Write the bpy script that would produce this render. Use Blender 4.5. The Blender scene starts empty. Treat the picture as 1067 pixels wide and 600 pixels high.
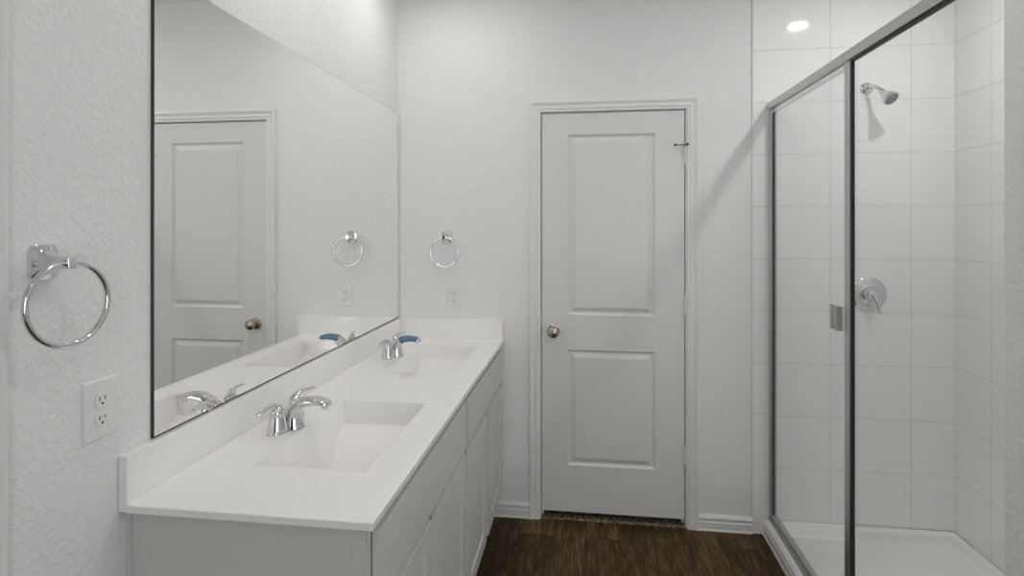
import bpy, bmesh, math, random
from mathutils import Vector, Matrix
PI = math.pi
sc = bpy.context.scene
col = sc.collection

# ------------------------------------------------------------ camera
cam_d = bpy.data.cameras.new('camera')
cam = bpy.data.objects.new('camera', cam_d); col.objects.link(cam)
cam.location = (0.98385, -2.84545, 1.50267)
cam.rotation_euler = (PI / 2 + 0.00085, 0, 0.13069)
cam_d.sensor_fit = 'HORIZONTAL'; cam_d.sensor_width = 36.0
cam_d.lens = 579.345 / 1067 * 36.0
cam_d.shift_y = -66.15 / 1067
cam_d.clip_start = 0.02
sc.camera = cam

# ------------------------------------------------------------ exposure, world, lights
vs = sc.view_settings
vs.view_transform = 'Standard'; vs.look = 'None'; vs.gamma = 1.0; vs.exposure = 0.0
vs.use_curve_mapping = False
W = bpy.data.worlds.new('world'); sc.world = W; W.use_nodes = True
W.node_tree.nodes['Background'].inputs[0].default_value = (0.75, 0.82, 0.9, 1)
W.node_tree.nodes['Background'].inputs[1].default_value = 0.0
sc.cycles.use_denoising = True
sc.cycles.max_bounces = 16
sc.cycles.diffuse_bounces = 12
sc.cycles.glossy_bounces = 6
sc.cycles.transparent_max_bounces = 16
sc.cycles.sample_clamp_indirect = 4.0
CEIL = 2.75
REAR = -4.3
BULB = 73.0        # vanity bulbs
DISC = 430.0        # recessed disc in the shower
DISC2 = 64.0       # recessed disc of the room, and the added fill disc behind the camera
REAR_FILL = 27.0         # soft fill through an added window behind the camera


def area(name, loc, rot, sx, sy, power, color=(1, 1, 1)):
    l = bpy.data.lights.new(name, 'AREA'); l.shape = 'RECTANGLE'
    l.size = sx; l.size_y = sy; l.energy = power; l.color = color
    o = bpy.data.objects.new(name, l); col.objects.link(o)
    o.location = loc; o.rotation_euler = rot
    return o


area('rear_fill_light', (1.8, REAR - 0.16, 1.45), (PI / 2, 0, 0), 1.3, 1.5, REAR_FILL, (0.97, 0.98, 1.0))  # unseen fill lamp, added to light the room softly from behind


# ------------------------------------------------------------ materials
def new_mat(name):
    m = bpy.data.materials.new(name); m.use_nodes = True
    return m, m.node_tree.nodes, m.node_tree.links, m.node_tree.nodes['Principled BSDF']


def plain(name, color, rough=0.5, metal=0.0, bump=0.0, bscale=60.0, vary=0.0, coat=0.0, spec=0.5):
    m, N, L, b = new_mat(name)
    b.inputs['Roughness'].default_value = rough
    b.inputs['Metallic'].default_value = metal
    b.inputs['Coat Weight'].default_value = coat
    b.inputs['Specular IOR Level'].default_value = spec
    tc = N.new('ShaderNodeTexCoord')
    n = N.new('ShaderNodeTexNoise'); n.inputs['Scale'].default_value = bscale; n.inputs['Detail'].default_value = 3
    L.new(tc.outputs['Object'], n.inputs['Vector'])
    mx = N.new('ShaderNodeMix'); mx.data_type = 'RGBA'
    c = Vector(color)
    mx.inputs[6].default_value = (*(c * (1 - vary)), 1); mx.inputs[7].default_value = (*color, 1)
    L.new(n.outputs['Fac'], mx.inputs[0]); L.new(mx.outputs[2], b.inputs['Base Color'])
    if bump:
        bp = N.new('ShaderNodeBump'); bp.inputs['Strength'].default_value = bump; bp.inputs['Distance'].default_value = 0.002
        L.new(n.outputs['Fac'], bp.inputs['Height']); L.new(bp.outputs[0], b.inputs['Normal'])
    return m


def drywall():
    m, N, L, b = new_mat('drywall_paint')
    b.inputs['Roughness'].default_value = 0.62
    b.inputs['Base Color'].default_value = (0.80, 0.80, 0.798, 1)
    tc = N.new('ShaderNodeTexCoord')
    n = N.new('ShaderNodeTexNoise'); n.inputs['Scale'].default_value = 75; n.inputs['Detail'].default_value = 2.5
    n.inputs['Roughness'].default_value = 0.5; n.inputs['Distortion'].default_value = 0.6
    L.new(tc.outputs['Object'], n.inputs['Vector'])
    r = N.new('ShaderNodeValToRGB'); r.color_ramp.elements[0].position = 0.38; r.color_ramp.elements[1].position = 0.66
    L.new(n.outputs['Fac'], r.inputs['Fac'])
    bp = N.new('ShaderNodeBump'); bp.inputs['Strength'].default_value = 0.6; bp.inputs['Distance'].default_value = 0.0016
    L.new(r.outputs['Color'], bp.inputs['Height']); L.new(bp.outputs[0], b.inputs['Normal'])
    return m


def wood_floor():
    m, N, L, b = new_mat('wood_planks')
    tc = N.new('ShaderNodeTexCoord')
    mp = N.new('ShaderNodeMapping'); mp.inputs['Rotation'].default_value = (0, 0, PI / 2)
    mp.inputs['Location'].default_value = (0.62, -0.04, 0)
    L.new(tc.outputs['Object'], mp.inputs['Vector'])

    def brick(mortar, c1, c2, cm):
        k = N.new('ShaderNodeTexBrick')
        k.offset = 0.37; k.offset_frequency = 2; k.squash = 1
        k.inputs['Scale'].default_value = 1.0
        k.inputs['Brick Width'].default_value = 1.22; k.inputs['Row Height'].default_value = 0.158
        k.inputs['Mortar Size'].default_value = mortar; k.inputs['Mortar Smooth'].default_value = 0.3
        k.inputs['Bias'].default_value = 0
        k.inputs['Color1'].default_value = c1; k.inputs['Color2'].default_value = c2; k.inputs['Mortar'].default_value = cm
        L.new(mp.outputs[0], k.inputs['Vector'])
        return k
    k = brick(0.0022, (0, 0, 0, 1), (1, 1, 1, 1), (0.5, 0.5, 0.5, 1))
    # grain stretched along the planks (world y), shifted per plank
    off = N.new('ShaderNodeVectorMath'); off.operation = 'MULTIPLY_ADD'
    off.inputs[1].default_value = (7.3, 3.1, 5.7)
    L.new(k.outputs['Color'], off.inputs[0]); L.new(tc.outputs['Object'], off.inputs[2])
    m1 = N.new('ShaderNodeMapping'); m1.inputs['Scale'].default_value = (85, 5.0, 1)
    L.new(off.outputs[0], m1.inputs['Vector'])
    g1 = N.new('ShaderNodeTexNoise'); g1.inputs['Scale'].default_value = 1.6; g1.inputs['Detail'].default_value = 8
    g1.inputs['Roughness'].default_value = 0.65; g1.inputs['Distortion'].default_value = 0.25
    L.new(m1.outputs[0], g1.inputs['Vector'])
    m2 = N.new('ShaderNodeMapping'); m2.inputs['Scale'].default_value = (14, 2.5, 1)
    L.new(off.outputs[0], m2.inputs['Vector'])
    g2 = N.new('ShaderNodeTexNoise'); g2.inputs['Scale'].default_value = 1.3; g2.inputs['Detail'].default_value = 3
    g2.inputs['Distortion'].default_value = 2.0
    L.new(m2.outputs[0], g2.inputs['Vector'])
    a = N.new('ShaderNodeMath'); a.operation = 'MULTIPLY_ADD'; a.inputs[1].default_value = 0.38
    L.new(g2.outputs['Fac'], a.inputs[0])
    h = N.new('ShaderNodeMath'); h.operation = 'MULTIPLY'; h.inputs[1].default_value = 0.62
    L.new(g1.outputs['Fac'], h.inputs[0]); L.new(h.outputs[0], a.inputs[2])
    r = N.new('ShaderNodeValToRGB')
    e = r.color_ramp.elements
    e[0].position = 0.36; e[0].color = (0.021, 0.0115, 0.0042, 1)
    e[1].position = 0.64; e[1].color = (0.19, 0.118, 0.048, 1)
    q = e.new(0.5); q.color = (0.074, 0.043, 0.016, 1)
    L.new(a.outputs[0], r.inputs['Fac'])
    # plank to plank tone
    t = N.new('ShaderNodeMapRange'); t.inputs['To Min'].default_value = 0.55; t.inputs['To Max'].default_value = 1.45
    L.new(k.outputs['Color'], t.inputs['Value'])
    mu = N.new('ShaderNodeVectorMath'); mu.operation = 'SCALE'
    L.new(r.outputs['Color'], mu.inputs[0]); L.new(t.outputs[0], mu.inputs['Scale'])
    mx = N.new('ShaderNodeMix'); mx.data_type = 'RGBA'; mx.inputs[7].default_value = (0.012, 0.008, 0.006, 1)
    L.new(mu.outputs[0], mx.inputs[6])
    L.new(k.outputs['Fac'], mx.inputs[0])
    L.new(mx.outputs[2], b.inputs['Base Color'])
    b.inputs['Roughness'].default_value = 0.5; b.inputs['Specular IOR Level'].default_value = 0.18
    bp = N.new('ShaderNodeBump'); bp.inputs['Strength'].default_value = 0.25; bp.inputs['Distance'].default_value = 0.001
    L.new(a.outputs[0], bp.inputs['Height']); L.new(bp.outputs[0], b.inputs['Normal'])
    return m


def carpet_mat():
    m, N, L, b = new_mat('carpet_pile')
    tc = N.new('ShaderNodeTexCoord')
    n = N.new('ShaderNodeTexNoise'); n.inputs['Scale'].default_value = 130; n.inputs['Detail'].default_value = 3
    L.new(tc.outputs['Object'], n.inputs['Vector'])
    r = N.new('ShaderNodeValToRGB'); e = r.color_ramp.elements
    e[0].position = 0.42; e[0].color = (0.045, 0.03, 0.022, 1)
    e[1].position = 0.6; e[1].color = (0.42, 0.33, 0.25, 1)
    L.new(n.outputs['Fac'], r.inputs['Fac']); L.new(r.outputs['Color'], b.inputs['Base Color'])
    b.inputs['Roughness'].default_value = 0.95
    bp = N.new('ShaderNodeBump'); bp.inputs['Strength'].default_value = 1; bp.inputs['Distance'].default_value = 0.004
    L.new(n.outputs['Fac'], bp.inputs['Height']); L.new(bp.outputs[0], b.inputs['Normal'])
    return m


def glass_mat():
    m = bpy.data.materials.new('clear_glass'); m.use_nodes = True
    N, L = m.node_tree.nodes, m.node_tree.links; N.clear()
    o = N.new('ShaderNodeOutputMaterial'); mix = N.new('ShaderNodeMixShader')
    t = N.new('ShaderNodeBsdfTransparent'); t.inputs[0].default_value = (0.972, 0.982, 0.977, 1)
    g = N.new('ShaderNodeBsdfGlossy'); g.inputs['Roughness'].default_value = 0.02
    f = N.new('ShaderNodeFresnel'); f.inputs['IOR'].default_value = 1.45
    ge = N.new('ShaderNodeNewGeometry'); mr_ = N.new('ShaderNodeMapRange')      # same reflectance on both faces of the pane
    mr_.inputs['To Min'].default_value = 1.45; mr_.inputs['To Max'].default_value = 1 / 1.45
    L.new(ge.outputs['Backfacing'], mr_.inputs['Value']); L.new(mr_.outputs[0], f.inputs['IOR'])
    L.new(f.outputs[0], mix.inputs[0]); L.new(t.outputs[0], mix.inputs[1]); L.new(g.outputs[0], mix.inputs[2])
    L.new(mix.outputs[0], o.inputs[0])
    return m


def emit(name, color, s):
    m = bpy.data.materials.new(name); m.use_nodes = True
    N, L = m.node_tree.nodes, m.node_tree.links; N.clear()
    o = N.new('ShaderNodeOutputMaterial'); e = N.new('ShaderNodeEmission')
    e.inputs[0].default_value = (*color, 1); e.inputs[1].default_value = s
    L.new(e.outputs[0], o.inputs[0])
    return m


M = dict(
    wall=drywall(),
    ceil=plain('ceiling_paint', (0.86, 0.86, 0.855), 0.8, bump=0.3, bscale=90),
    floor=wood_floor(), carpet=carpet_mat(),
    trim=plain('trim_paint', (0.77, 0.77, 0.765), 0.35, bump=0.03, bscale=40),
    door=plain('door_paint', (0.70, 0.70, 0.695), 0.4, bump=0.06, bscale=220),
    cab=plain('cabinet_paint', (0.62, 0.615, 0.60), 0.42, bump=0.05, bscale=160),
    gap=plain('cabinet_interior', (0.25, 0.24, 0.23), 0.8),
    marble=plain('cultured_marble', (0.90, 0.885, 0.88), 0.07, vary=0.015, bscale=6, coat=0.3),
    tile=plain('glazed_tile', (0.88, 0.885, 0.88), 0.06, vary=0.02, bscale=8, bump=0.04),
    grout=plain('grout', (0.62, 0.62, 0.605), 0.8, bump=0.2, bscale=300),
    pan=plain('acrylic', (0.93, 0.935, 0.93), 0.18, vary=0.01, bscale=5),
    chrome=plain('chrome', (0.72, 0.72, 0.73), 0.06, 1.0, vary=0.02, bscale=20),
    satin=plain('satin_nickel', (0.46, 0.42, 0.37), 0.25, 1.0, vary=0.05, bscale=30),
    alum=plain('polished_aluminium', (0.62, 0.62, 0.61), 0.36, 1.0, vary=0.04, bscale=15),
    black=plain('black_rubber', (0.012, 0.012, 0.012), 0.5),
    dark=plain('dark_edge', (0.03, 0.03, 0.028), 0.4),
    plastic=plain('white_plastic', (0.78, 0.78, 0.775), 0.28),
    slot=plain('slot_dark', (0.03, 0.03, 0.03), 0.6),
    film=plain('blue_film', (0.10, 0.22, 0.36), 0.15, vary=0.5, bscale=90, coat=0.4),
    nozzle=plain('grey_nozzle', (0.22, 0.22, 0.22), 0.5, bump=0.5, bscale=250),
    glass=glass_mat(),
    bulb=emit('bulb_glow', (1.0, 0.965, 0.94), BULB),
    disc=emit('shower_light_glow', (1.0, 0.99, 0.98), DISC),
    disc2=emit('ceiling_light_glow', (1.0, 0.98, 0.95), DISC2),
)
mm = bpy.data.materials.new('mirror_silver'); mm.use_nodes = True
_b = mm.node_tree.nodes['Principled BSDF']
_b.inputs['Base Color'].default_value = (0.985, 0.985, 0.965, 1); _b.inputs['Metallic'].default_value = 1
_b.inputs['Roughness'].default_value = 0.0
M['mirror'] = mm


# ------------------------------------------------------------ helpers
def link_mesh(name, bm, mat, parent=None, smooth=False, bevel=0.0, seg=2):
    me = bpy.data.meshes.new(name)
    bmesh.ops.recalc_face_normals(bm, faces=bm.faces)
    bm.to_mesh(me); bm.free()
    o = bpy.data.objects.new(name, me); col.objects.link(o)
    me.materials.append(mat)
    if parent is not None:
        o.parent = parent
    if bevel:
        md = o.modifiers.new('bevel', 'BEVEL'); md.width = bevel; md.segments = seg
        md.limit_method = 'ANGLE'; md.angle_limit = math.radians(40)
    if smooth:
        for p in me.polygons: p.use_smooth = True
        if smooth != 'full':
            try:
                me.set_sharp_from_angle(angle=math.radians(smooth if isinstance(smooth, (int, float)) and smooth is not True else 40))
            except Exception:
                pass
    return o


def box(bm, x0, x1, y0, y1, z0, z1):
    v = [bm.verts.new((x, y, z)) for x in (x0, x1) for y in (y0, y1) for z in (z0, z1)]
    for f in ((0, 1, 3, 2), (4, 6, 7, 5), (0, 4, 5, 1), (2, 3, 7, 6), (0, 2, 6, 4), (1, 5, 7, 3)):
        bm.faces.new([v[i] for i in f])
    return v


def boxes(*bs):
    bm = bmesh.new()
    for b in bs: box(bm, *b)
    return bm


def lathe(bm, prof, seg=32, mat=None):
    """prof: list of (r, z) from one end to the other, around local z"""
    mat = mat or Matrix.Identity(4)
    rings = []
    for r, z in prof:
        if r < 1e-6:
            rings.append([bm.verts.new(mat @ Vector((0, 0, z)))])
        else:
            rings.append([bm.verts.new(mat @ Vector((r * math.cos(2 * PI * i / seg), r * math.sin(2 * PI * i / seg), z))) for i in range(seg)])
    for a, b in zip(rings, rings[1:]):
        for i in range(seg):
            j = (i + 1) % seg
            if len(a) == 1 and len(b) == 1: continue
            if len(a) == 1: bm.faces.new((a[0], b[i], b[j]))
            elif len(b) == 1: bm.faces.new((a[i], a[j], b[0]))
            else: bm.faces.new((a[i], a[j], b[j], b[i]))
    for rg in (rings[0], rings[-1]):
        if len(rg) > 1: bm.faces.new(rg)
    return bm


def loft(bm, secs, seg=24, n=2.0):
    """secs: list of (centre, side vector scaled, up vector scaled); superellipse sections joined"""
    rings = []
    for c, s, u in secs:
        c, s, u = Vector(c), Vector(s), Vector(u)
        rg = []
        for i in range(seg):
            a = 2 * PI * i / seg
            ca, sa = math.cos(a), math.sin(a)
            rg.append(bm.verts.new(c + s * math.copysign(abs(ca) ** (2 / n), ca) + u * math.copysign(abs(sa) ** (2 / n), sa)))
        rings.append(rg)
    for a, b in zip(rings, rings[1:]):
        for i in range(seg):
            j = (i + 1) % seg
            bm.faces.new((a[i], a[j], b[j], b[i]))
    bm.faces.new(rings[0]); bm.faces.new(rings[-1])
    return bm


def smooth_path(pts, k=6):
    """Catmull-Rom over tuples of any length"""
    out = []
    P = [pts[0]] + list(pts) + [pts[-1]]
    for i in range(1, len(P) - 2):
        for s in range(k):
            t = s / k
            out.append(tuple(0.5 * ((2 * b) + (-a + c) * t + (2 * a - 5 * b + 4 * c - d) * t * t + (-a + 3 * b - 3 * c + d) * t ** 3)
                             for a, b, c, d in zip(P[i - 1], P[i], P[i + 1], P[i + 2])))
    out.append(tuple(pts[-1]))
    return out


def swept(bm, pts, seg=20, n=2.0, side=None):
    """pts: (x, y, z, half width, half thickness) along a path"""
    secs = []
    V = [Vector(p[:3]) for p in pts]
    for i, p in enumerate(pts):
        t = (V[min(i + 1, len(V) - 1)] - V[max(i - 1, 0)]).normalized()
        s = Vector(side) if side else Vector((0, 1, 0))
        s = (s - t * s.dot(t)).normalized()
        u = t.cross(s).normalized()
        secs.append((V[i], s * p[3], u * p[4]))
    return loft(bm, secs, seg, n)


def torus(bm, R, r, centre, axis='Y', seg=64, sub=14):
    c = Vector(centre); rings = []
    for i in range(seg):
        a = 2 * PI * i / seg
        rg = []
        for j in range(sub):
            b = 2 * PI * j / sub
            x = (R + r * math.cos(b)) * math.cos(a); z = (R + r * math.cos(b)) * math.sin(a); y = r * math.sin(b)
            rg.append(bm.verts.new(c + Vector((x, y, z))))
        rings.append(rg)
    for i in range(seg):
        a, b = rings[i], rings[(i + 1) % seg]
        for j in range(sub):
            k = (j + 1) % sub
            bm.faces.new((a[j], a[k], b[k], b[j]))
    return bm


def empty(name, loc=(0, 0, 0), rz=0.0):
    o = bpy.data.objects.new(name, None); col.objects.link(o)
    o.location = loc; o.rotation_euler = (0, 0, rz); o.empty_display_size = 0.05
    return o


def tag(o, label=None, cat=None, group=None, kind=None):
    if label: o['label'] = label
    if cat: o['category'] = cat
    if group: o['group'] = group
    if kind: o['kind'] = kind
    return o


def copy_tree(o, parent=None):
    kids = [c for c in bpy.data.objects if c.parent == o]
    c = o.copy(); col.objects.link(c); c.parent = parent
    for k in kids: copy_tree(k, c)
    return c


def struct(o, label, cat='wall'):
    return tag(o, label, cat, kind='structure')


def extrude_profile(bm, prof, axis, a0, a1, pos, sgn):
    """prof: closed (depth, z) outline; extruded along 'x' or 'y' from a0 to a1; pos = wall coordinate, sgn = direction off the wall"""
    def P(d, z, a):
        return (a, pos + sgn * d, z) if axis == 'x' else (pos + sgn * d, a, z)
    A = [bm.verts.new(P(d, z, a0)) for d, z in prof]; B = [bm.verts.new(P(d, z, a1)) for d, z in prof]
    n = len(prof)
    for i in range(n):
        j = (i + 1) % n
        bm.faces.new((A[i], A[j], B[j], B[i]))
    bm.faces.new(A); bm.faces.new(B)
    return bm


BASE = [(0, 0), (0.015, 0), (0.015, 0.006), (0.012, 0.010), (0.012, 0.036), (0.0125, 0.042), (0.009, 0.046), (0.009, 0.054),
        (0.0125, 0.058), (0.013, 0.063), (0.011, 0.068), (0.007, 0.073), (0.004, 0.078), (0, 0.078)]

# ------------------------------------------------------------ room shell
XR = 2.697
DX0, DX1, DZ0, DZ1 = 0.7635, 1.4735, 0.043, 2.073     # door slab
OX0, OX1, OZ1 = DX0 - 0.004, DX1 + 0.004, DZ1 + 0.004

o = link_mesh('floor', boxes((-0.12, XR + 0.12, REAR - 0.12, 0.0, -0.1, 0.0)), M['floor'])
struct(o, 'dark brown wood plank floor running towards the door', 'floor')
o = link_mesh('floor_carpet', boxes((0.5, 1.8, 0.0, 0.8, -0.1, 0.004)), M['carpet'])
struct(o, 'speckled brown carpet showing under the closed door', 'carpet')
o = link_mesh('ceiling', boxes((-0.12, XR + 0.12, REAR - 0.12, 0.12, CEIL, CEIL + 0.1)), M['ceil'])
struct(o, 'white painted ceiling', 'ceiling')
wb = link_mesh('wall_back', boxes((-0.12, OX0 - 0.015, 0, 0.12, 0, CEIL), (OX1 + 0.015, XR + 0.12, 0, 0.12, 0, CEIL),
                                  (OX0 - 0.015, OX1 + 0.015, 0, 0.12, OZ1 + 0.015, CEIL)), M['wall'])
struct(wb, 'white textured wall around the panelled door')
LD0, LD1 = -2.83, -2.075      # doorway in the left wall beside the camera
wl = link_mesh('wall_left', boxes((-0.12, 0, LD1, 0, 0, CEIL), (-0.12, 0, REAR, LD0, 0, CEIL), (-0.12, 0, LD0, LD1, 2.08, CEIL)), M['wall'])
struct(wl, 'white textured wall that carries the mirror and vanity')
wr = link_mesh('wall_right', boxes((XR, XR + 0.12, REAR, 0, 0, CEIL)), M['wall'])
struct(wr, 'white textured wall at the far side of the shower')
WY0, WY1, WX = -1.76, -1.655, 1.785
ww = link_mesh('wall_partition', boxes((WX, XR, WY0, WY1, 0, CEIL)), M['wall'], bevel=0.006, seg=4)
struct(ww, 'white textured partition wall end at the right edge beside the shower glass')
WN = dict(x0=1.15, x1=2.45, z0=0.7, z1=2.2)
o = link_mesh('wall_rear', boxes((0, 0.1, REAR - 0.12, REAR, 0, CEIL), (0.1, 0.92, REAR - 0.12, REAR, 2.06, CEIL), (0.92, WN['x0'], REAR - 0.12, REAR, 0, CEIL), (WN['x1'], XR, REAR - 0.12, REAR, 0, CEIL),
                                 (WN['x0'], WN['x1'], REAR - 0.12, REAR, 0, WN['z0']), (WN['x0'], WN['x1'], REAR - 0.12, REAR, WN['z1'], CEIL)), M['wall'])
struct(o, 'white textured wall behind the viewer')  # its open doorway is added to give the chrome something dark to reflect
win = link_mesh('fill_window_1', boxes((WN['x0'], WN['x1'], REAR - 0.1, REAR - 0.06, WN['z0'], WN['z0'] + 0.05),
                                  (WN['x0'], WN['x1'], REAR - 0.1, REAR - 0.06, WN['z1'] - 0.05, WN['z1']),
                                  (WN['x0'], WN['x0'] + 0.05, REAR - 0.1, REAR - 0.06, WN['z0'] + 0.05, WN['z1'] - 0.05),
                                  (WN['x1'] - 0.05, WN['x1'], REAR - 0.1, REAR - 0.06, WN['z0'] + 0.05, WN['z1'] - 0.05)), M['trim'])
struct(win, 'white framed window added behind the viewer for the fill light', 'window')  # unseen window added as an opening for the fill lamp
link_mesh('pane', boxes((WN['x0'] + 0.05, WN['x1'] - 0.05, REAR - 0.084, REAR - 0.078, WN['z0'] + 0.05, WN['z1'] - 0.05)), M['glass'], win)


# ---- doors
def door_slab(name, w, h, mat):
    """local: x 0..w, z 0..h, front face at y = 0 facing -y, 35 mm thick, two raised panels"""
    bm = bmesh.new()
    px0, px1 = 0.129, w - 0.139
    panels = [(px0, px1, 0.233, 0.829), (px0, px1, 0.998, 1.923)]

    def ring(x0, x1, z0, z1, y):
        return [bm.verts.new((x, y, z)) for x, z in ((x0, z0), (x1, z0), (x1, z1), (x0, z1))]

    def join(a, b):
        for i in range(4):
            j = (i + 1) % 4
            bm.faces.new((a[i], a[j], b[j], b[i]))
    xs = [0, px0, px1, w]; zs = [0, 0.233, 0.829, 0.998, 1.923, h]
    g = {(i, j): bm.verts.new((x, 0, z)) for i, x in enumerate(xs) for j, z in enumerate(zs)}
    for i in range(3):
        for j in range(5):
            if i == 1 and j in (1, 3): continue
            bm.faces.new((g[i, j], g[i + 1, j], g[i + 1, j + 1], g[i, j + 1]))
    for j in (1, 3):
        x0, x1, z0, z1 = px0, px1, zs[j], zs[j + 1]
        prev = [g[1, j], g[2, j], g[2, j + 1], g[1, j + 1]]
        for ins, dep in ((0.003, -0.0008), (0.012, 0.0085), (0.017, 0.0105), (0.022, 0.0100), (0.041, 0.0015), (0.044, 0.0005)):
            r = ring(x0 + ins, x1 - ins, z0 + ins, z1 - ins, dep)
            join(prev, r); prev = r
        bm.faces.new(prev)
    # back and edges
    B = [bm.verts.new((x, 0.035, z)) for x, z in ((0, 0), (w, 0), (w, h), (0, h))]
    bm.faces.new(B)
    bot = [g[i, 0] for i in range(4)]; top = [g[i, 5] for i in range(4)]
    lef = [g[0, j] for j in range(6)]; rig = [g[3, j] for j in range(6)]
    bm.faces.new(bot + [B[1], B[0]]); bm.faces.new(top + [B[2], B[3]])
    bm.faces.new(lef + [B[3], B[0]]); bm.faces.new(rig + [B[2], B[1]])
    return link_mesh(name, bm, mat)


def door_knob(parent, x, z):
    bm = bmesh.new()
    m = Matrix.Translation((x, 0, z)) @ Matrix.Rotation(PI / 2, 4, 'X')     # local z -> -y
    lathe(bm, [(0.032, 0), (0.032, 0.004), (0.028, 0.008), (0.013, 0.011), (0.011, 0.028), (0.014, 0.033), (0.023, 0.038),
               (0.0285, 0.047), (0.029, 0.054), (0.026, 0.062), (0.018, 0.068), (0.008, 0.0705), (0, 0.071)], 36, m)
    k = link_mesh('door_knob', bm, M['satin'], parent, smooth=True)
    k['label'] = 'satin nickel round knob'
    return k


def hinge(parent, x, z):
    bm = bmesh.new()
    m = Matrix.Translation((x, -0.0075, z))
    for k in range(5):
        z0 = -0.043 + k * 0.0175
        lathe(bm, [(0.0062, z0), (0.0062, z0 + 0.0163)], 16, m)
    lathe(bm, [(0.0035, -0.045), (0.0035, 0.047)], 12, m)
    lathe(bm, [(0.0072, 0.046), (0.0072, 0.0485), (0.003, 0.051), (0, 0.0515)], 16, m)
    box(bm, x - 0.006, x, -0.0005, 0.0012, z - 0.044, z + 0.044)
    return link_mesh('hinge', bm, M['trim'], parent, smooth=30)


def casing(name, x0, x1, ztop, zbot, wid=0.057):
    """local: wall face y = 0, depth towards -y, mitred colonial profile round an opening"""
    prof = [(0, 0), (0, -0.008), (0.003, -0.011), (0.012, -0.011), (0.016, -0.0145), (0.022, -0.0145), (0.026, -0.010), (0.036, -0.012),
            (0.043, -0.017), (0.049, -0.0185), (0.054, -0.0175), (wid, -0.014), (wid, 0)]
    bm = bmesh.new(); R = []
    for u, d in prof:
        R.append([bm.verts.new(p) for p in ((x0 - u, d, zbot), (x0 - u, d, ztop + u), (x1 + u, d, ztop + u), (x1 + u, d, zbot))])
    n = len(R)
    for i in range(n):
        a, b = R[i], R[(i + 1) % n]
        for k in range(3): bm.faces.new((a[k], a[k + 1], b[k + 1], b[k]))
    bm.faces.new([r[0] for r in R]); bm.faces.new([r[3] for r in R])
    return link_mesh(name, bm, M['trim'])


# back door
d1 = door_slab('door_1', DX1 - DX0, DZ1 - DZ0, M['door'])
d1.location = (DX0, 0.003, DZ0)
struct(d1, 'closed white two-panel door with a nickel knob in the back wall', 'door')
door_knob(d1, 0.824 - DX0, 0.962 - DZ0)
for hz in (1.847, 1.100, 0.357):
    hinge(d1, DX1 - DX0 + 0.0035, hz - DZ0)
# hinge pin door stop on the top hinge
bm = bmesh.new()
hx, hz = DX1 - DX0 + 0.0035, 1.899 - DZ0
lathe(bm, [(0, -0.006), (0.007, -0.004), (0.008, 0.002), (0.006, 0.006), (0, 0.007)], 16, Matrix.Translation((hx + 0.006, -0.026, hz)))
swept(bm, [(hx, -0.012, hz, .003, .003), (hx - 0.03, -0.022, hz - 0.001, .0025, .0025), (hx - 0.05, -0.026, hz - 0.002, .0025, .0025)], 10, side=(0, 0, 1))
swept(bm, [(hx + 0.006, -0.026, hz, .003, .003), (hx, -0.008, hz, .003, .003)], 10, side=(0, 0, 1))
lathe(bm, [(0.0065, -0.005), (0.0065, 0.005)], 14, Matrix.Translation((hx - 0.053, -0.027, hz - 0.002)) @ Matrix.Rotation(PI / 2, 4, 'Y'))
s = link_mesh('door_stop', bm, M['dark'], d1, smooth=40); s['label'] = 'dark hinge pin stop'
s = link_mesh('latch_plate', boxes((-0.0038, -0.0004, -0.0012, 0.02, 0.962 - DZ0 - 0.03, 0.962 - DZ0 + 0.03)), M['dark'], d1)
s['label'] = 'dark latch plate'
# jamb lining and stop
bm = boxes((OX0 - 0.015, OX0, 0.0, 0.12, 0, OZ1 + 0.015), (OX1, OX1 + 0.015, 0.0, 0.12, 0, OZ1 + 0.015), (OX0, OX1, 0.0, 0.12, OZ1, OZ1 + 0.015),
           (OX0, OX0 + 0.012, 0.042, 0.075, 0, OZ1), (OX1 - 0.012, OX1, 0.042, 0.075, 0, OZ1), (OX0, OX1, 0.042, 0.075, OZ1 - 0.012, OZ1))
jb = link_mesh('trim_1', bm, M['trim']); struct(jb, 'white door jamb lining the back doorway', 'door jamb')
c1 = casing('trim_2', OX0 - 0.002, OX1 + 0.006, OZ1 + 0.001, 0.0)
struct(c1, 'white moulded casing around the back door', 'door casing')
# left-wall doorway beside the camera: only the edge of its casing is in the photo
w2 = LD1 - LD0
d2 = door_slab('door_2', w2 - 0.008, DZ1 - DZ0, M['door'])
d2.rotation_euler = (0, 0, PI / 2); d2.location = (-0.003, LD0 + 0.004, DZ0 - 0.02)
struct(d2, 'white two-panel door in the left wall beside the viewer', 'door')
door_knob(d2, 0.07, 0.92)
c2 = casing('trim_3', LD0 + 0.004, LD1 - 0.004, 2.078, 0.0)
c2.rotation_euler = (0, 0, PI / 2)
struct(c2, 'white moulded casing at the far left edge of the view', 'door casing')

# baseboards
def baseboard(name, axis, a0, a1, pos, sgn, label):
    o = link_mesh(name, extrude_profile(bmesh.new(), BASE, axis, a0, a1, pos, sgn), M['trim'])
    return struct(o, label, 'baseboard')


TL = 1.7915
baseboard('baseboard_back', 'x', OX1 + 0.063, TL, 0, -1, 'white baseboard between the back door and the shower tile')
baseboard('baseboard_vanity', 'x', 0.47, OX0 - 0.059, 0, -1, 'short white baseboard between the vanity and the back door')
baseboard('baseboard_curb', 'y', WY1 + 0.01, 0.0, 1.853, -1, 'white baseboard running along the shower curb')
baseboard('baseboard_left', 'y', LD1 + 0.055, -1.762, 0, 1, 'white baseboard left of the vanity')
baseboard('baseboard_right', 'y', REAR, WY0, XR, -1, 'white baseboard on the right wall behind the viewer')
baseboard('baseboard_rear', 'x', 0.92, XR, REAR, 1, 'white baseboard on the wall behind the viewer')

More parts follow.
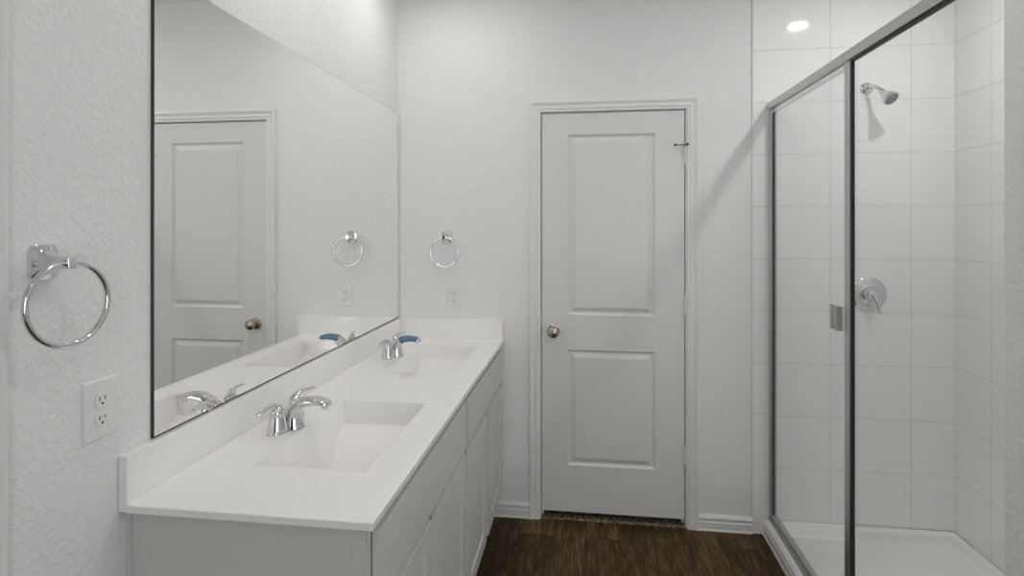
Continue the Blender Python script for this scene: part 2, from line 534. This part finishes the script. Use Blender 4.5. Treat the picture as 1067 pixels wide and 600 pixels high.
# ------------------------------------------------------------ shower tile
TW, TH = 0.357, 0.2527
TZ = [1.59166 + TH * k for k in range(-6, 5)]


def tile_sheet(name, parent, us, vs_, place, depth=0.007, gap=0.0028):
    """grid of bevelled tiles; place(u, v, d) gives the world point"""
    bm = bmesh.new()
    e = 0.0014

    def fr(u0, u1, v0, v1, d):
        return [bm.verts.new(place(u, v, d)) for u, v in ((u0, v0), (u1, v0), (u1, v1), (u0, v1))]
    for u0, u1 in zip(us, us[1:]):
        for v0, v1 in zip(vs_, vs_[1:]):
            a0, a1, b0, b1 = u0 + gap / 2, u1 - gap / 2, v0 + gap / 2, v1 - gap / 2
            A = fr(a0, a1, b0, b1, depth - 0.004); B = fr(a0, a1, b0, b1, depth - 0.0008); C = fr(a0 + e, a1 - e, b0 + e, b1 - e, depth)
            for p, q in ((A, B), (B, C)):
                for i in range(4):
                    j = (i + 1) % 4
                    bm.faces.new((p[i], p[j], q[j], q[i]))
            bm.faces.new(C)
    t = link_mesh(name, bm, M['tile'], parent)
    bm = bmesh.new()
    P = [bm.verts.new(place(u, v, d)) for d in (0.0, depth - 0.0012) for u, v in ((us[0], vs_[0]), (us[-1], vs_[0]), (us[-1], vs_[-1]), (us[0], vs_[-1]))]
    for f in ((0, 1, 2, 3), (4, 5, 6, 7), (0, 1, 5, 4), (1, 2, 6, 5), (2, 3, 7, 6), (3, 0, 4, 7)):
        bm.faces.new([P[i] for i in f])
    g = link_mesh('grout_bed', bm, M['grout'], t)
    return t


zs_all = [0.0] + TZ + [CEIL]
zs_pan = TZ + [CEIL]
tile_sheet('wall_tile', wb, [TL, 1.853], [0.0, TZ[0]], lambda u, v, d: (u, -d, v))
tile_sheet('wall_tile', wb, [TL, 2.149, 2.505, XR], zs_pan, lambda u, v, d: (u, -d, v))
tile_sheet('wall_tile', wr, [0.0, 0.246, 0.603, 0.960, 1.317, -WY1], zs_pan, lambda u, v, d: (XR - d, -u, v))
tile_sheet('wall_tile', ww, [1.853, 2.149, 2.505, XR], zs_pan, lambda u, v, d: (u, WY1 + d, v))

# ------------------------------------------------------------ shower pan with its curb
bm = bmesh.new()
prof = [(1.855, 0.0), (1.855, 0.068), (1.862, 0.074), (1.918, 0.074), (1.930, 0.068), (1.945, 0.040), (1.975, 0.030), (2.30, 0.022), (2.62, 0.030),
        (2.655, 0.038), (2.668, 0.064), (2.676, 0.0715), (XR, 0.0715), (XR, 0.0)]
# heights on a grid: the lower of an across and an along profile
PX = [1.8553, 1.8565, 1.862, 1.918, 1.926, 1.934, 1.942, 1.955, 1.975, 2.05, 2.15, 2.25, 2.35, 2.45, 2.55, 2.62, 2.645, 2.655, 2.662, 2.668, 2.674, 2.68, XR - 0.0005]
PY = [0.0005, 0.02, 0.026, 0.032, 0.038, 0.045, 0.06, 0.09, 0.2, 0.4, 0.6, 0.83, 1.05, 1.25, 1.45, 1.55, 1.58, 1.60, 1.608, 1.615, 1.622, 1.63, -WY1 - 0.0005]


def wallh(d):
    """rim height at distance d past the ledge"""
    t = min(max(d / 0.028, 0), 1)
    return 0.0715 + (0.032 - 0.0715) * (t * t * (3 - 2 * t))


def panh(x, y):
    if x < 1.857: return 0.070
    h = 0.0745 if x < 1.92 else wallh(min(x - 1.92, 2.677 - x, y - 0.02, 1.633 - y))
    if h < 0.034:
        r = math.hypot(x - 2.3, y - 0.83)
        h = 0.020 + 0.012 * min(r / 0.8, 1)
    return h


g = [[bm.verts.new((x, -y, panh(x, y))) for y in PY] for x in PX]
for i in range(len(PX) - 1):
    for j in range(len(PY) - 1):
        bm.faces.new((g[i][j], g[i + 1][j], g[i + 1][j + 1], g[i][j + 1]))
bd = {}
loop = [(i, 0) for i in range(len(PX))] + [(len(PX) - 1, j) for j in range(1, len(PY))] + [(i, len(PY) - 1) for i in range(len(PX) - 2, -1, -1)] + [(0, j) for j in range(len(PY) - 2, 0, -1)]
low = [bm.verts.new((g[i][j].co.x, g[i][j].co.y, 0.001)) for i, j in loop]
for k in range(len(loop)):
    k2 = (k + 1) % len(loop)
    i, j = loop[k]; i2, j2 = loop[k2]
    bm.faces.new((g[i][j], g[i2][j2], low[k2], low[k]))
bm.faces.new(low)
pan = link_mesh('shower_pan', bm, M['pan'], smooth=50)
tag(pan, 'glossy white shower base with a raised curb behind the glass', 'shower pan')
bm = bmesh.new()
lathe(bm, [(0.055, 0), (0.055, 0.003), (0.045, 0.005), (0.04, 0.0035), (0, 0.0035)], 36, Matrix.Translation((2.3, -0.83, 0.0195)))
dr = link_mesh('drain_cover', bm, M['chrome'], pan, smooth=40)

# ------------------------------------------------------------ shower enclosure
enc = empty('shower_enclosure', (1.885, -0.82, 0.0765))
tag(enc, 'framed clear glass shower enclosure with silver header, posts and handled door', 'shower enclosure')
inv = Matrix.Translation(-Vector(enc.location))


def part(name, bm, mat, parent, root, **kw):
    bmesh.ops.transform(bm, matrix=Matrix.Translation(-Vector(root.location)), verts=bm.verts)
    return link_mesh(name, bm, mat, parent, **kw)


GX0, GX1 = 1.874, 1.880
YE = WY1 + 0.0075
# header: a rounded channel running from wall to wall
bm = bmesh.new()
hp = [(1.861, 2.066), (1.861, 2.090), (1.866, 2.096), (1.883, 2.098), (1.889, 2.092), (1.889, 2.062), (1.884, 2.060), (1.882, 2.066), (1.872, 2.066), (1.870, 2.060), (1.865, 2.060)]
A = [bm.verts.new((x, -0.0075, z)) for x, z in hp]; B = [bm.verts.new((x, YE, z)) for x, z in hp]
for i in range(len(hp)):
    j = (i + 1) % len(hp); bm.faces.new((A[i], A[j], B[j], B[i]))
bm.faces.new(A); bm.faces.new(B)
part('header_rail', bm, M['alum'], enc, enc, smooth=25)
# bottom track on the curb
bm = boxes((1.864, 1.908, YE, -0.0075, 0.0765, 0.084), (1.864, 1.868, YE, -0.0075, 0.084, 0.092), (1.886, 1.908, YE, -0.0075, 0.084, 0.096))
part('bottom_track', bm, M['alum'], enc, enc, bevel=0.0012)
# wall jambs
bm = boxes((1.868, 1.900, -0.030, -0.0075, 0.085, 2.060), (1.872, 1.888, -0.039, -0.030, 0.085, 2.060))
part('wall_jamb', bm, M['alum'], enc, enc, bevel=0.002)
bm = boxes((1.868, 1.890, YE, YE + 0.022, 0.085, 2.060))
part('wall_jamb', bm, M['alum'], enc, enc, bevel=0.002)
# centre post
bm = boxes((1.868, 1.884, -0.838, -0.798, 0.085, 2.060))
part('centre_post', bm, M['alum'], enc, enc, bevel=0.003)
# hinged door: glass with slim rails, gasket and handle
sd = part('glass_door', boxes((GX0, GX1, -0.790, -0.046, 0.115, 2.038)), M['glass'], enc, enc)
bm = boxes((1.871, 1.883, -0.790, -0.046, 2.036, 2.048))
part('top_rail', bm, M['chrome'], sd, enc, bevel=0.001)
bm = boxes((1.871, 1.883, -0.790, -0.046, 0.098, 0.118))
part('door_sweep', bm, M['alum'], sd, enc, bevel=0.001)
s = part('gasket', boxes((1.873, 1.886, -0.047, -0.0395, 0.10, 2.05)), M['black'], sd, enc); s['label'] = 'black rubber seal'
# handle
bm = boxes((1.858, 1.8735, -0.779, -0.726, 1.133, 1.220), (1.850, 1.858, -0.779, -0.771, 1.133, 1.220))
hd = part('handle', bm, M['alum'], sd, enc, bevel=0.001)
bm = boxes((1.8515, 1.8735, -0.726, -0.717, 1.130, 1.223))
s = part('handle_edge', bm, M['plastic'], hd, enc, bevel=0.001); s['label'] = 'white plastic strip'
# fixed panel
fx = part('fixed_panel', boxes((GX0, GX1, YE + 0.022, -0.8505, 0.095, 2.056)), M['glass'], enc, enc)
s = part('gasket', boxes((1.8695, 1.8800, -0.850, -0.8385, 0.106, 2.0595), (1.8695, 1.8800, YE + 0.023, -0.850, 2.050, 2.0595)), M['black'], fx, enc)
s['label'] = 'black rubber seal'

# ------------------------------------------------------------ shower head and valve
sh = empty('shower_sprayer', (2.309, -0.007, 2.150))
tag(sh, 'chrome shower head on a curved arm high on the tiled wall', 'shower head')
bm = bmesh.new()
lathe(bm, [(0.030, 0), (0.030, 0.003), (0.026, 0.010), (0.016, 0.016), (0.012, 0.018)], 32, Matrix.Rotation(PI / 2, 4, 'X'))
link_mesh('flange', bm, M['chrome'], sh, smooth=40)
bm = bmesh.new()
swept(bm, smooth_path([(0, -0.01, 0, .0095, .0095), (0.002, -0.04, 0.002, .0095, .0095), (0.008, -0.075, -0.012, .0095, .0095), (0.016, -0.105, -0.036, .0095, .0095)]), 16, side=(1, 0, 0))
link_mesh('arm', bm, M['chrome'], sh, smooth=60)
dirv = Vector((0.30, -0.62, -0.66)).normalized()
q = Vector((0, 0, 1)).rotation_difference(dirv).to_matrix().to_4x4()
m = Matrix.Translation((0.014, -0.100, -0.032)) @ q
bm = bmesh.new()
lathe(bm, [(0, 0), (0.013, 0.001), (0.015, 0.010), (0.013, 0.017), (0.015, 0.021), (0.020, 0.030), (0.028, 0.050), (0.033, 0.062), (0.034, 0.070), (0.030, 0.073)], 36, m)
hd = link_mesh('spray_head', bm, M['chrome'], sh, smooth=40)
bm = bmesh.new()
lathe(bm, [(0.0295, 0.0705), (0.0295, 0.0745), (0.02, 0.0755), (0, 0.0755)], 32, m)
s = link_mesh('nozzle_face', bm, M['nozzle'], hd, smooth=40); s['label'] = 'grey nozzle plate'

va = empty('shower_valve', (2.318, -0.007, 1.176))
tag(va, 'round chrome shower valve plate with a single lever below the shower head', 'shower valve')
bm = bmesh.new()
lathe(bm, [(0.080, 0), (0.080, 0.003), (0.076, 0.007), (0.060, 0.010), (0.044, 0.011), (0.040, 0.014), (0.036, 0.0145), (0.034, 0.013)], 48, Matrix.Rotation(PI / 2, 4, 'X'))
link_mesh('escutcheon', bm, M['chrome'], va, smooth=40)
bm = bmesh.new()
lathe(bm, [(0.033, 0.011), (0.034, 0.016), (0.030, 0.030), (0.024, 0.040), (0.020, 0.045), (0.019, 0.058), (0.015, 0.066), (0.006, 0.070), (0, 0.0705)], 36, Matrix.Rotation(PI / 2, 4, 'X'))
hb = link_mesh('hub', bm, M['chrome'], va, smooth=50)
bm = bmesh.new()
swept(bm, smooth_path([(0.0, -0.052, 0.008, .014, .010), (0.004, -0.062, -0.012, .014, .009), (0.010, -0.066, -0.040, .009, .007), (0.016, -0.064, -0.068, .008, .005), (0.018, -0.060, -0.084, .007, .004)]), 16, n=2.4, side=(1, 0, 0))
link_mesh('lever', bm, M['chrome'], va, smooth=60)

# ------------------------------------------------------------ vanity cabinet
CL = -1.757
XF = 0.541      # face frame plane
vc = empty('vanity_cabinet', (0.27, CL / 2, 0))
tag(vc, 'long grey-white painted vanity cabinet under the double sink top', 'cabinet')
CT = 0.8925
bm = bmesh.new()
for b_ in ((0.0005, XF - 0.001, CL, CL + 0.016, 0.115, CT - 0.0005), (0.0005, XF - 0.001, -0.0165, -0.0005, 0.115, CT - 0.0005),
           (XF - 0.017, XF - 0.001, CL + 0.016, -0.0165, 0.115, CT - 0.0005), (0.0005, 0.008, CL + 0.016, -0.0165, 0.115, CT - 0.0005),
           (0.008, XF - 0.017, CL + 0.016, -0.0165, 0.115, 0.131)):
    box(bm, *b_)
box(bm, 0.0005, 0.47, CL + 0.012, -0.001, 0.0005, 0.115)
part('body', bm, M['cab'], vc, vc, bevel=0.0008)
# end panel trim: front stile, wall scribe
for b_ in ((XF - 0.030, XF, CL - 0.004, CL - 0.0002, 0.1152, CT - 0.001), (0.0005, 0.010, CL - 0.004, CL - 0.0002, 0.001, CT - 0.001)):
    part('end_stile', boxes(b_), M['cab'], vc, vc, bevel=0.0006)
# face frame
bm = bmesh.new()
ys = [(CL, -1.715), (-1.35, -1.282), (-0.898, -0.849), (-0.475, -0.422), (-0.035, -0.0005)]
for a, b in ys: box(bm, XF, XF + 0.0006, a, b, 0.1152, CT - 0.001)
for a, b in ((0.1152, 0.15), (0.675, 0.705), (0.852, CT - 0.001)): box(bm, XF, XF + 0.0005, CL, -0.0005, a, b)
part('face_frame', bm, M['cab'], vc, vc)
F0, F1 = XF + 0.0035, XF + 0.020


def shaker(y0, y1, z0, z1, st=0.055):
    bm = bmesh.new()

    def ring(ins, x):
        return [bm.verts.new((x, y, z)) for y, z in ((y0 + ins, z0 + ins), (y1 - ins, z0 + ins), (y1 - ins, z1 - ins), (y0 + ins, z1 - ins))]
    R = [ring(0, F0), ring(0, F1 - 0.001), ring(0.001, F1), ring(st, F1), ring(st + 0.0015, F1 - 0.001), ring(st + 0.002, F1 - 0.0075)]
    for a, b in zip(R, R[1:]):
        for i in range(4):
            j = (i + 1) % 4
            bm.faces.new((a[i], a[j], b[j], b[i]))
    bm.faces.new(R[0]); bm.faces.new(R[-1])
    return bm


doors_y = [(-1.736, -1.345), (-1.288, -0.893), (-0.854, -0.470), (-0.427, -0.018)]
for y0, y1 in doors_y:
    part('door', shaker(y0, y1, 0.132, 0.684), M['cab'], vc, vc)
for y0, y1 in ((-1.736, -0.893), (-0.854, -0.018)):
    part('false_drawer_front', boxes((F0, F1, y0, y1, 0.702, 0.866)), M['cab'], vc, vc, bevel=0.0015)

for y in (-1.300, -0.866, -0.440):  # dark boxes painting in the shaded hollows between drawer fronts and doors
    s = part('dark_hollow', boxes((XF + 0.0006, XF + 0.012, y - 0.003, y + 0.006, 0.684, 0.694)), M['slot'], vc, vc, bevel=0.001)
    s['label'] = 'small dark box in place of a shaded hollow'

# ------------------------------------------------------------ countertop with two moulded basins
ZC = 0.9091
LT = -1.783
ct = empty('vanity_countertop', (0.28, LT / 2, CT))
tag(ct, 'glossy white vanity top with two rectangular basins moulded in', 'countertop')
RX0, RX1 = 0.172, 0.460
SINKS = [(-1.567, -1.047), (-0.668, -0.148)]


def smin(a, b, k):
    h = max(k - abs(a - b), 0) / k
    return min(a, b) - h * h * k * 0.25


def basin_depth(x, y):
    for y0, y1 in SINKS:
        if RX0 < x < RX1 and y0 < y < y1:
            yc = (y0 + y1) / 2; hl = (y1 - y0) / 2
            a = hl - abs(y - yc); b = x - RX0; e = RX1 - x
            s_end = 5.0 * a
            t = (abs(y - yc) / hl) ** 2
            s_back = b * (2.2 + 4.5 * t)
            s_front = e * (2.3 + 3.0 * t)
            bot = 0.066 + 0.074 * min(a / hl, 1)
            d = smin(s_back, s_front, 0.02)
            d = smin(d, s_end, 0.008)
            d = smin(d, bot, 0.009)
            # a slight round over at the rim
            m_ = min(a, b, e)
            return max(d, 0) * min(1, 0.6 + m_ / 0.006)
    return 0.0


def fine(a, b, step):
    n = max(1, int(round((b - a) / step)))
    return [a + (b - a) * i / n for i in range(n)]


gx = [0.020] + fine(0.022, RX0 - 0.002, 0.03) + [RX0 - 0.002, RX0, RX0 + 0.001, RX0 + 0.002, RX0 + 0.004] + fine(RX0 + 0.006, RX1 - 0.006, 0.005) + \
     [RX1 - 0.006, RX1 - 0.004, RX1 - 0.002, RX1 - 0.001, RX1, RX1 + 0.002] + fine(RX1 + 0.004, 0.560, 0.03) + [0.560, 0.563, 0.5646]
gy = [LT, LT + 0.0015, LT + 0.004]
last = LT + 0.004
for y0, y1 in SINKS:
    gy += fine(last + 0.01, y0 - 0.004, 0.04) + [y0 - 0.002, y0, y0 + 0.001, y0 + 0.002, y0 + 0.004] + fine(y0 + 0.006, y1 - 0.006, 0.006) + \
          [y1 - 0.006, y1 - 0.004, y1 - 0.002, y1 - 0.001, y1, y1 + 0.002]
    last = y1
gy += fine(last + 0.01, -0.021, 0.03) + [-0.020]
bm = bmesh.new()


def topz(x, y):
    z = ZC - basin_depth(x, y)
    if x > 0.5645 or y < LT + 0.0001: z -= 0.0022
    elif x > 0.5625 or y < LT + 0.0016: z -= 0.0006
    # small cove where the top meets the splashes
    for d in (x - 0.020, -0.020 - y):
        if d < 0.004: z += 0.0016 * (1 - max(d, 0) / 0.004)
    return z


G = [[bm.verts.new((x, y, topz(x, y))) for y in gy] for x in gx]
for i in range(len(gx) - 1):
    for j in range(len(gy) - 1):
        bm.faces.new((G[i][j], G[i + 1][j], G[i + 1][j + 1], G[i][j + 1]))
loop = [(i, 0) for i in range(len(gx))] + [(len(gx) - 1, j) for j in range(1, len(gy))] + [(i, len(gy) - 1) for i in range(len(gx) - 2, -1, -1)] + [(0, j) for j in range(len(gy) - 2, 0, -1)]
low = [bm.verts.new((G[i][j].co.x, G[i][j].co.y, CT)) for i, j in loop]
for k in range(len(loop)):
    k2 = (k + 1) % len(loop)
    i, j = loop[k]; i2, j2 = loop[k2]
    bm.faces.new((G[i][j], G[i2][j2], low[k2], low[k]))
part('top', bm, M['marble'], ct, ct, smooth=35)
bm = boxes((0.0005, 0.020, LT, -0.0005, CT, 1.0125), (0.0202, 0.5640, -0.020, -0.0005, CT + 0.0002, 1.0125))
part('backsplash', bm, M['marble'], ct, ct, bevel=0.0018)
for y0, y1 in SINKS:
    yc = (y0 + y1) / 2
    zz = ZC - basin_depth(0.30, yc)
    bm = bmesh.new()
    lathe(bm, [(0.026, 0.0), (0.026, 0.003), (0.021, 0.004), (0.019, 0.0015), (0.012, 0.003), (0.0, 0.005)], 28, Matrix.Translation((0.30, yc, zz + 0.0005)))
    part('drain', bm, M['chrome'], ct, ct, smooth=40)


# ------------------------------------------------------------ faucets
def make_faucet():
    f = empty('faucet', (0.112, SINKS[0][0] / 2 + SINKS[0][1] / 2, ZC))
    bm = bmesh.new()
    secs = []
    for z, k in ((0.0003, 1.0), (0.004, 1.0), (0.009, 0.95), (0.012, 0.84), (0.013, 0.7)):
        secs.append(((0, 0, z), (0.027 * k, 0, 0), (0, 0.080 * (1 - (1 - k) * 0.4), 0)))
    loft(bm, secs, 48, 3.2)
    link_mesh('base_plate', bm, M['chrome'], f, smooth=50)
    spine = smooth_path([(0.014, 0, 0.004, .030, .040), (0.016, 0, 0.022, .0265, .034), (0.022, 0, 0.042, .023, .027), (0.033, 0, 0.060, .022, .0195),
                         (0.052, 0, 0.074, .0235, .0145), (0.084, 0, 0.079, .0255, .0125), (0.112, 0, 0.077, .0245, .0100), (0.128, 0, 0.072, .0205, .0080), (0.135, 0, 0.068, .012, .005)])
    bm = bmesh.new(); swept(bm, spine, 24, 2.3)
    sp = link_mesh('spout', bm, M['chrome'], f, smooth=60)
    bm = bmesh.new()
    lathe(bm, [(0.0085, -0.012), (0.0085, 0.0), (0.006, 0.0)], 20, Matrix.Translation((0.118, 0, 0.070)))
    link_mesh('aerator', bm, M['chrome'], sp, smooth=40)
    for s in (-1, 1):
        bm = bmesh.new()
        lathe(bm, [(0.0265, 0.008), (0.0265, 0.014), (0.0250, 0.018), (0.0225, 0.034), (0.0195, 0.046), (0.0190, 0.049), (0.0205, 0.052), (0.0200, 0.062), (0.0150, 0.071), (0.007, 0.0755), (0, 0.076)], 30,
              Matrix.Translation((0, s * 0.051, 0)))
        h = link_mesh('handle', bm, M['chrome'], f, smooth=50)
        bm = bmesh.new()
        fw = 0.016 if s > 0 else -0.008
        swept(bm, smooth_path([(-0.004, s * 0.042, 0.066, .012, .009), (fw * .2, s * 0.062, 0.079, .0105, .008), (fw * .5, s * 0.086, 0.083, .0070, .0055),
                               (fw * .8, s * 0.110, 0.080, .0072, .0045), (fw, s * 0.130, 0.078, .0078, .0038), (fw, s * 0.136, 0.078, .004, .002)]), 16, 2.2, side=(1, 0, 0))
        link_mesh('lever', bm, M['chrome'], h, smooth=60)
    bm = bmesh.new()
    lathe(bm, [(0.0025, 0.008), (0.0025, 0.052), (0.005, 0.054), (0.0065, 0.058), (0.006, 0.063), (0, 0.065)], 16, Matrix.Translation((-0.021, 0, 0)))
    link_mesh('lift_rod', bm, M['chrome'], f, smooth=50)
    return f, spine


fa, spine = make_faucet()
tag(fa, 'chrome two-lever faucet at the nearer basin', 'faucet', 'faucets on the vanity top')
fb = copy_tree(fa)
fb.location.y = (SINKS[1][0] + SINKS[1][1]) / 2
tag(fb, 'chrome two-lever faucet with a blue film on its spout, at the farther basin', 'faucet', 'faucets on the vanity top')
bm = bmesh.new()
swept(bm, [(x, y, z + 0.0002, w + 0.0010, t + 0.0010) for x, y, z, w, t in spine[22:40]], 24, 2.3)
bmf = link_mesh('protective_film', bm, M['film'], [c for c in bpy.data.objects if c.parent == fb and c.name.startswith('spout')][0], smooth=60)
bmf['label'] = 'blue protective film'

# ------------------------------------------------------------ mirror
MY0, MZ0, MZ1 = -1.694, 1.0150, 2.0885
mr = empty('wall_mirror', (0.0, MY0 / 2, MZ0))
tag(mr, 'large frameless wall mirror standing on the backsplash above the vanity', 'mirror')
part('mirror_glass', boxes((0.0050, 0.0062, MY0 + 0.004, -0.0075, MZ0 + 0.0035, MZ1 - 0.0012)), M['mirror'], mr, mr)
s = part('backing', boxes((0.0005, 0.0049, MY0, -0.0045, MZ0, MZ1)), M['dark'], mr, mr); s['label'] = 'dark edge of the mirror'
for cy, cz in ((-0.085, MZ1), (-0.085, MZ0 + 0.003), (-1.50, MZ1), (-1.50, MZ0 + 0.003)):
    s = part('mirror_clip', boxes((0.0064, 0.0085, cy - 0.009, cy + 0.009, cz - 0.006, cz + 0.003)), M['alum'], mr, mr, bevel=0.0006)

# ------------------------------------------------------------ towel rings
def make_towel_ring():
    """local: wall plane y = 0, sticks out to -y, origin at the mount centre"""
    t = empty('towel_ring')
    bm = bmesh.new()
    secs = []
    for d, k in ((0, 0.0285), (0.004, 0.0285), (0.007, 0.027), (0.010, 0.020), (0.020, 0.015), (0.030, 0.0115), (0.045, 0.0095)):
        secs.append(((0, -d, 0), (k * 0.92, 0, 0), (0, 0, k * 1.16)))
    loft(bm, secs, 40, 5.0)
    link_mesh('mount', bm, M['chrome'], t, smooth=40)
    bm = boxes((-0.010, 0.010, -0.066, -0.044, -0.011, 0.011))
    link_mesh('ring_holder', bm, M['chrome'], t, bevel=0.003, seg=3)
    bm = bmesh.new(); torus(bm, 0.0750, 0.0056, (0.0, 0.0, 0.0))
    bmesh.ops.transform(bm, matrix=Matrix.Translation((0.0, -0.057, -0.0745)) @ Matrix.Rotation(math.radians(-5), 4, 'Z'), verts=bm.verts)
    link_mesh('ring', bm, M['chrome'], t, smooth='full')
    return t


t1 = make_towel_ring()
t1.location = (0.266, 0, 1.4385)
tag(t1, 'chrome towel ring on the back wall above the far end of the vanity', 'towel ring', 'chrome towel rings')
t2 = copy_tree(t1)
t2.location = (0, -1.951, 1.4345); t2.rotation_euler = (0, 0, PI / 2)
tag(t2, 'chrome towel ring on the left wall beside the mirror edge', 'towel ring', 'chrome towel rings')


# ------------------------------------------------------------ outlets
def make_outlet():
    t = empty('wall_outlet')
    bm = bmesh.new()
    hw, hh = 0.039, 0.0605
    R = []
    for k, d in ((0, 0), (0, 0.0035), (0.0015, 0.0055), (0.004, 0.0062)):
        R.append([bm.verts.new((x, -d, z)) for x, z in ((-hw + k, -hh + k), (hw - k, -hh + k), (hw - k, hh - k), (-hw + k, hh - k))])
    for a, b in zip(R, R[1:]):
        for i in range(4):
            j = (i + 1) % 4; bm.faces.new((a[i], a[j], b[j], b[i]))
    bm.faces.new(R[0]); bm.faces.new(R[-1])
    link_mesh('cover_plate', bm, M['plastic'], t)
    for s in (-1, 1):
        zc = s * 0.0195
        bm = bmesh.new(); pts = []
        for i in range(40):
            a = 2 * PI * i / 40
            pts.append((0.0168 * math.cos(a), max(-0.0138, min(0.0138, 0.0168 * math.sin(a)))))
        A = [bm.verts.new((x, -0.0055, zc + z)) for x, z in pts]; B = [bm.verts.new((x, -0.0078, zc + z)) for x, z in pts]
        C = [bm.verts.new((x * 0.95, -0.0083, zc + z * 0.95)) for x, z in pts]
        for P, Q in ((A, B), (B, C)):
            for i in range(40):
                j = (i + 1) % 40; bm.faces.new((P[i], P[j], Q[j], Q[i]))
        bm.faces.new(C); bm.faces.new(A)
        r = link_mesh('receptacle', bm, M['plastic'], t)
        bm = boxes((-0.0075, -0.0055, -0.0088, -0.0082, zc - 0.001, zc + 0.0075), (0.0055, 0.0075, -0.0088, -0.0082, zc + 0.0, zc + 0.0070))
        lathe(bm, [(0.0026, 0), (0.0026, 0.0005)], 14, Matrix.Translation((0, -0.0083, zc - 0.0075)) @ Matrix.Rotation(PI / 2, 4, 'X'))
        s_ = link_mesh('slots', bm, M['slot'], r); s_['label'] = 'dark plug slots'
    bm = bmesh.new()
    lathe(bm, [(0.0028, 0.0), (0.0028, 0.0008), (0.001, 0.0013), (0, 0.0013)], 16, Matrix.Translation((0, -0.006, 0)) @ Matrix.Rotation(PI / 2, 4, 'X'))
    link_mesh('screw', bm, M['plastic'], t, smooth=40)
    return t


w1 = make_outlet(); w1.location = (0.305, 0, 1.1275)
tag(w1, 'white duplex wall outlet on the back wall under the far towel ring', 'outlet', 'white wall outlets')
w2o = copy_tree(w1)
w2o.location = (0, -1.830, 1.1275); w2o.rotation_euler = (0, 0, PI / 2)
tag(w2o, 'white duplex wall outlet on the left wall below the near towel ring', 'outlet', 'white wall outlets')

# ------------------------------------------------------------ lamps of the room (above the frame)
def recessed(loc, mat, r, label):
    t = empty('ceiling_light', loc)
    bm = bmesh.new()
    lathe(bm, [(r, -0.0005), (r + 0.022, -0.0005), (r + 0.022, -0.004), (r + 0.004, -0.009), (r, -0.009), (r, -0.0005)], 40)
    bm.faces.ensure_lookup_table()
    for f in [f for f in bm.faces if len(f.verts) > 8]: bm.faces.remove(f)
    link_mesh('trim_ring', bm, M['trim'], t, smooth=40)
    bm = bmesh.new()
    lathe(bm, [(r - 0.0005, -0.0005), (r - 0.0005, -0.006), (0, -0.0065)], 40)
    link_mesh('diffuser', bm, mat, t)
    return tag(t, label, 'ceiling light', 'recessed ceiling lights')


recessed((2.30, -0.84, CEIL), M['disc'], 0.045, 'round recessed ceiling light over the shower')
recessed((0.33, -0.50, CEIL), M['bulb'], 0.06, 'round recessed ceiling light over the far basin')
recessed((0.33, -1.20, CEIL), M['bulb'], 0.06, 'round recessed ceiling light over the near basin')
recessed((1.25, -1.75, CEIL), M['disc2'], 0.075, 'round recessed ceiling light over the middle of the floor')
recessed((1.75, -3.30, CEIL), M['disc2'], 0.055, 'round fill disc added to the ceiling behind the viewer')  # unseen disc added as general fill
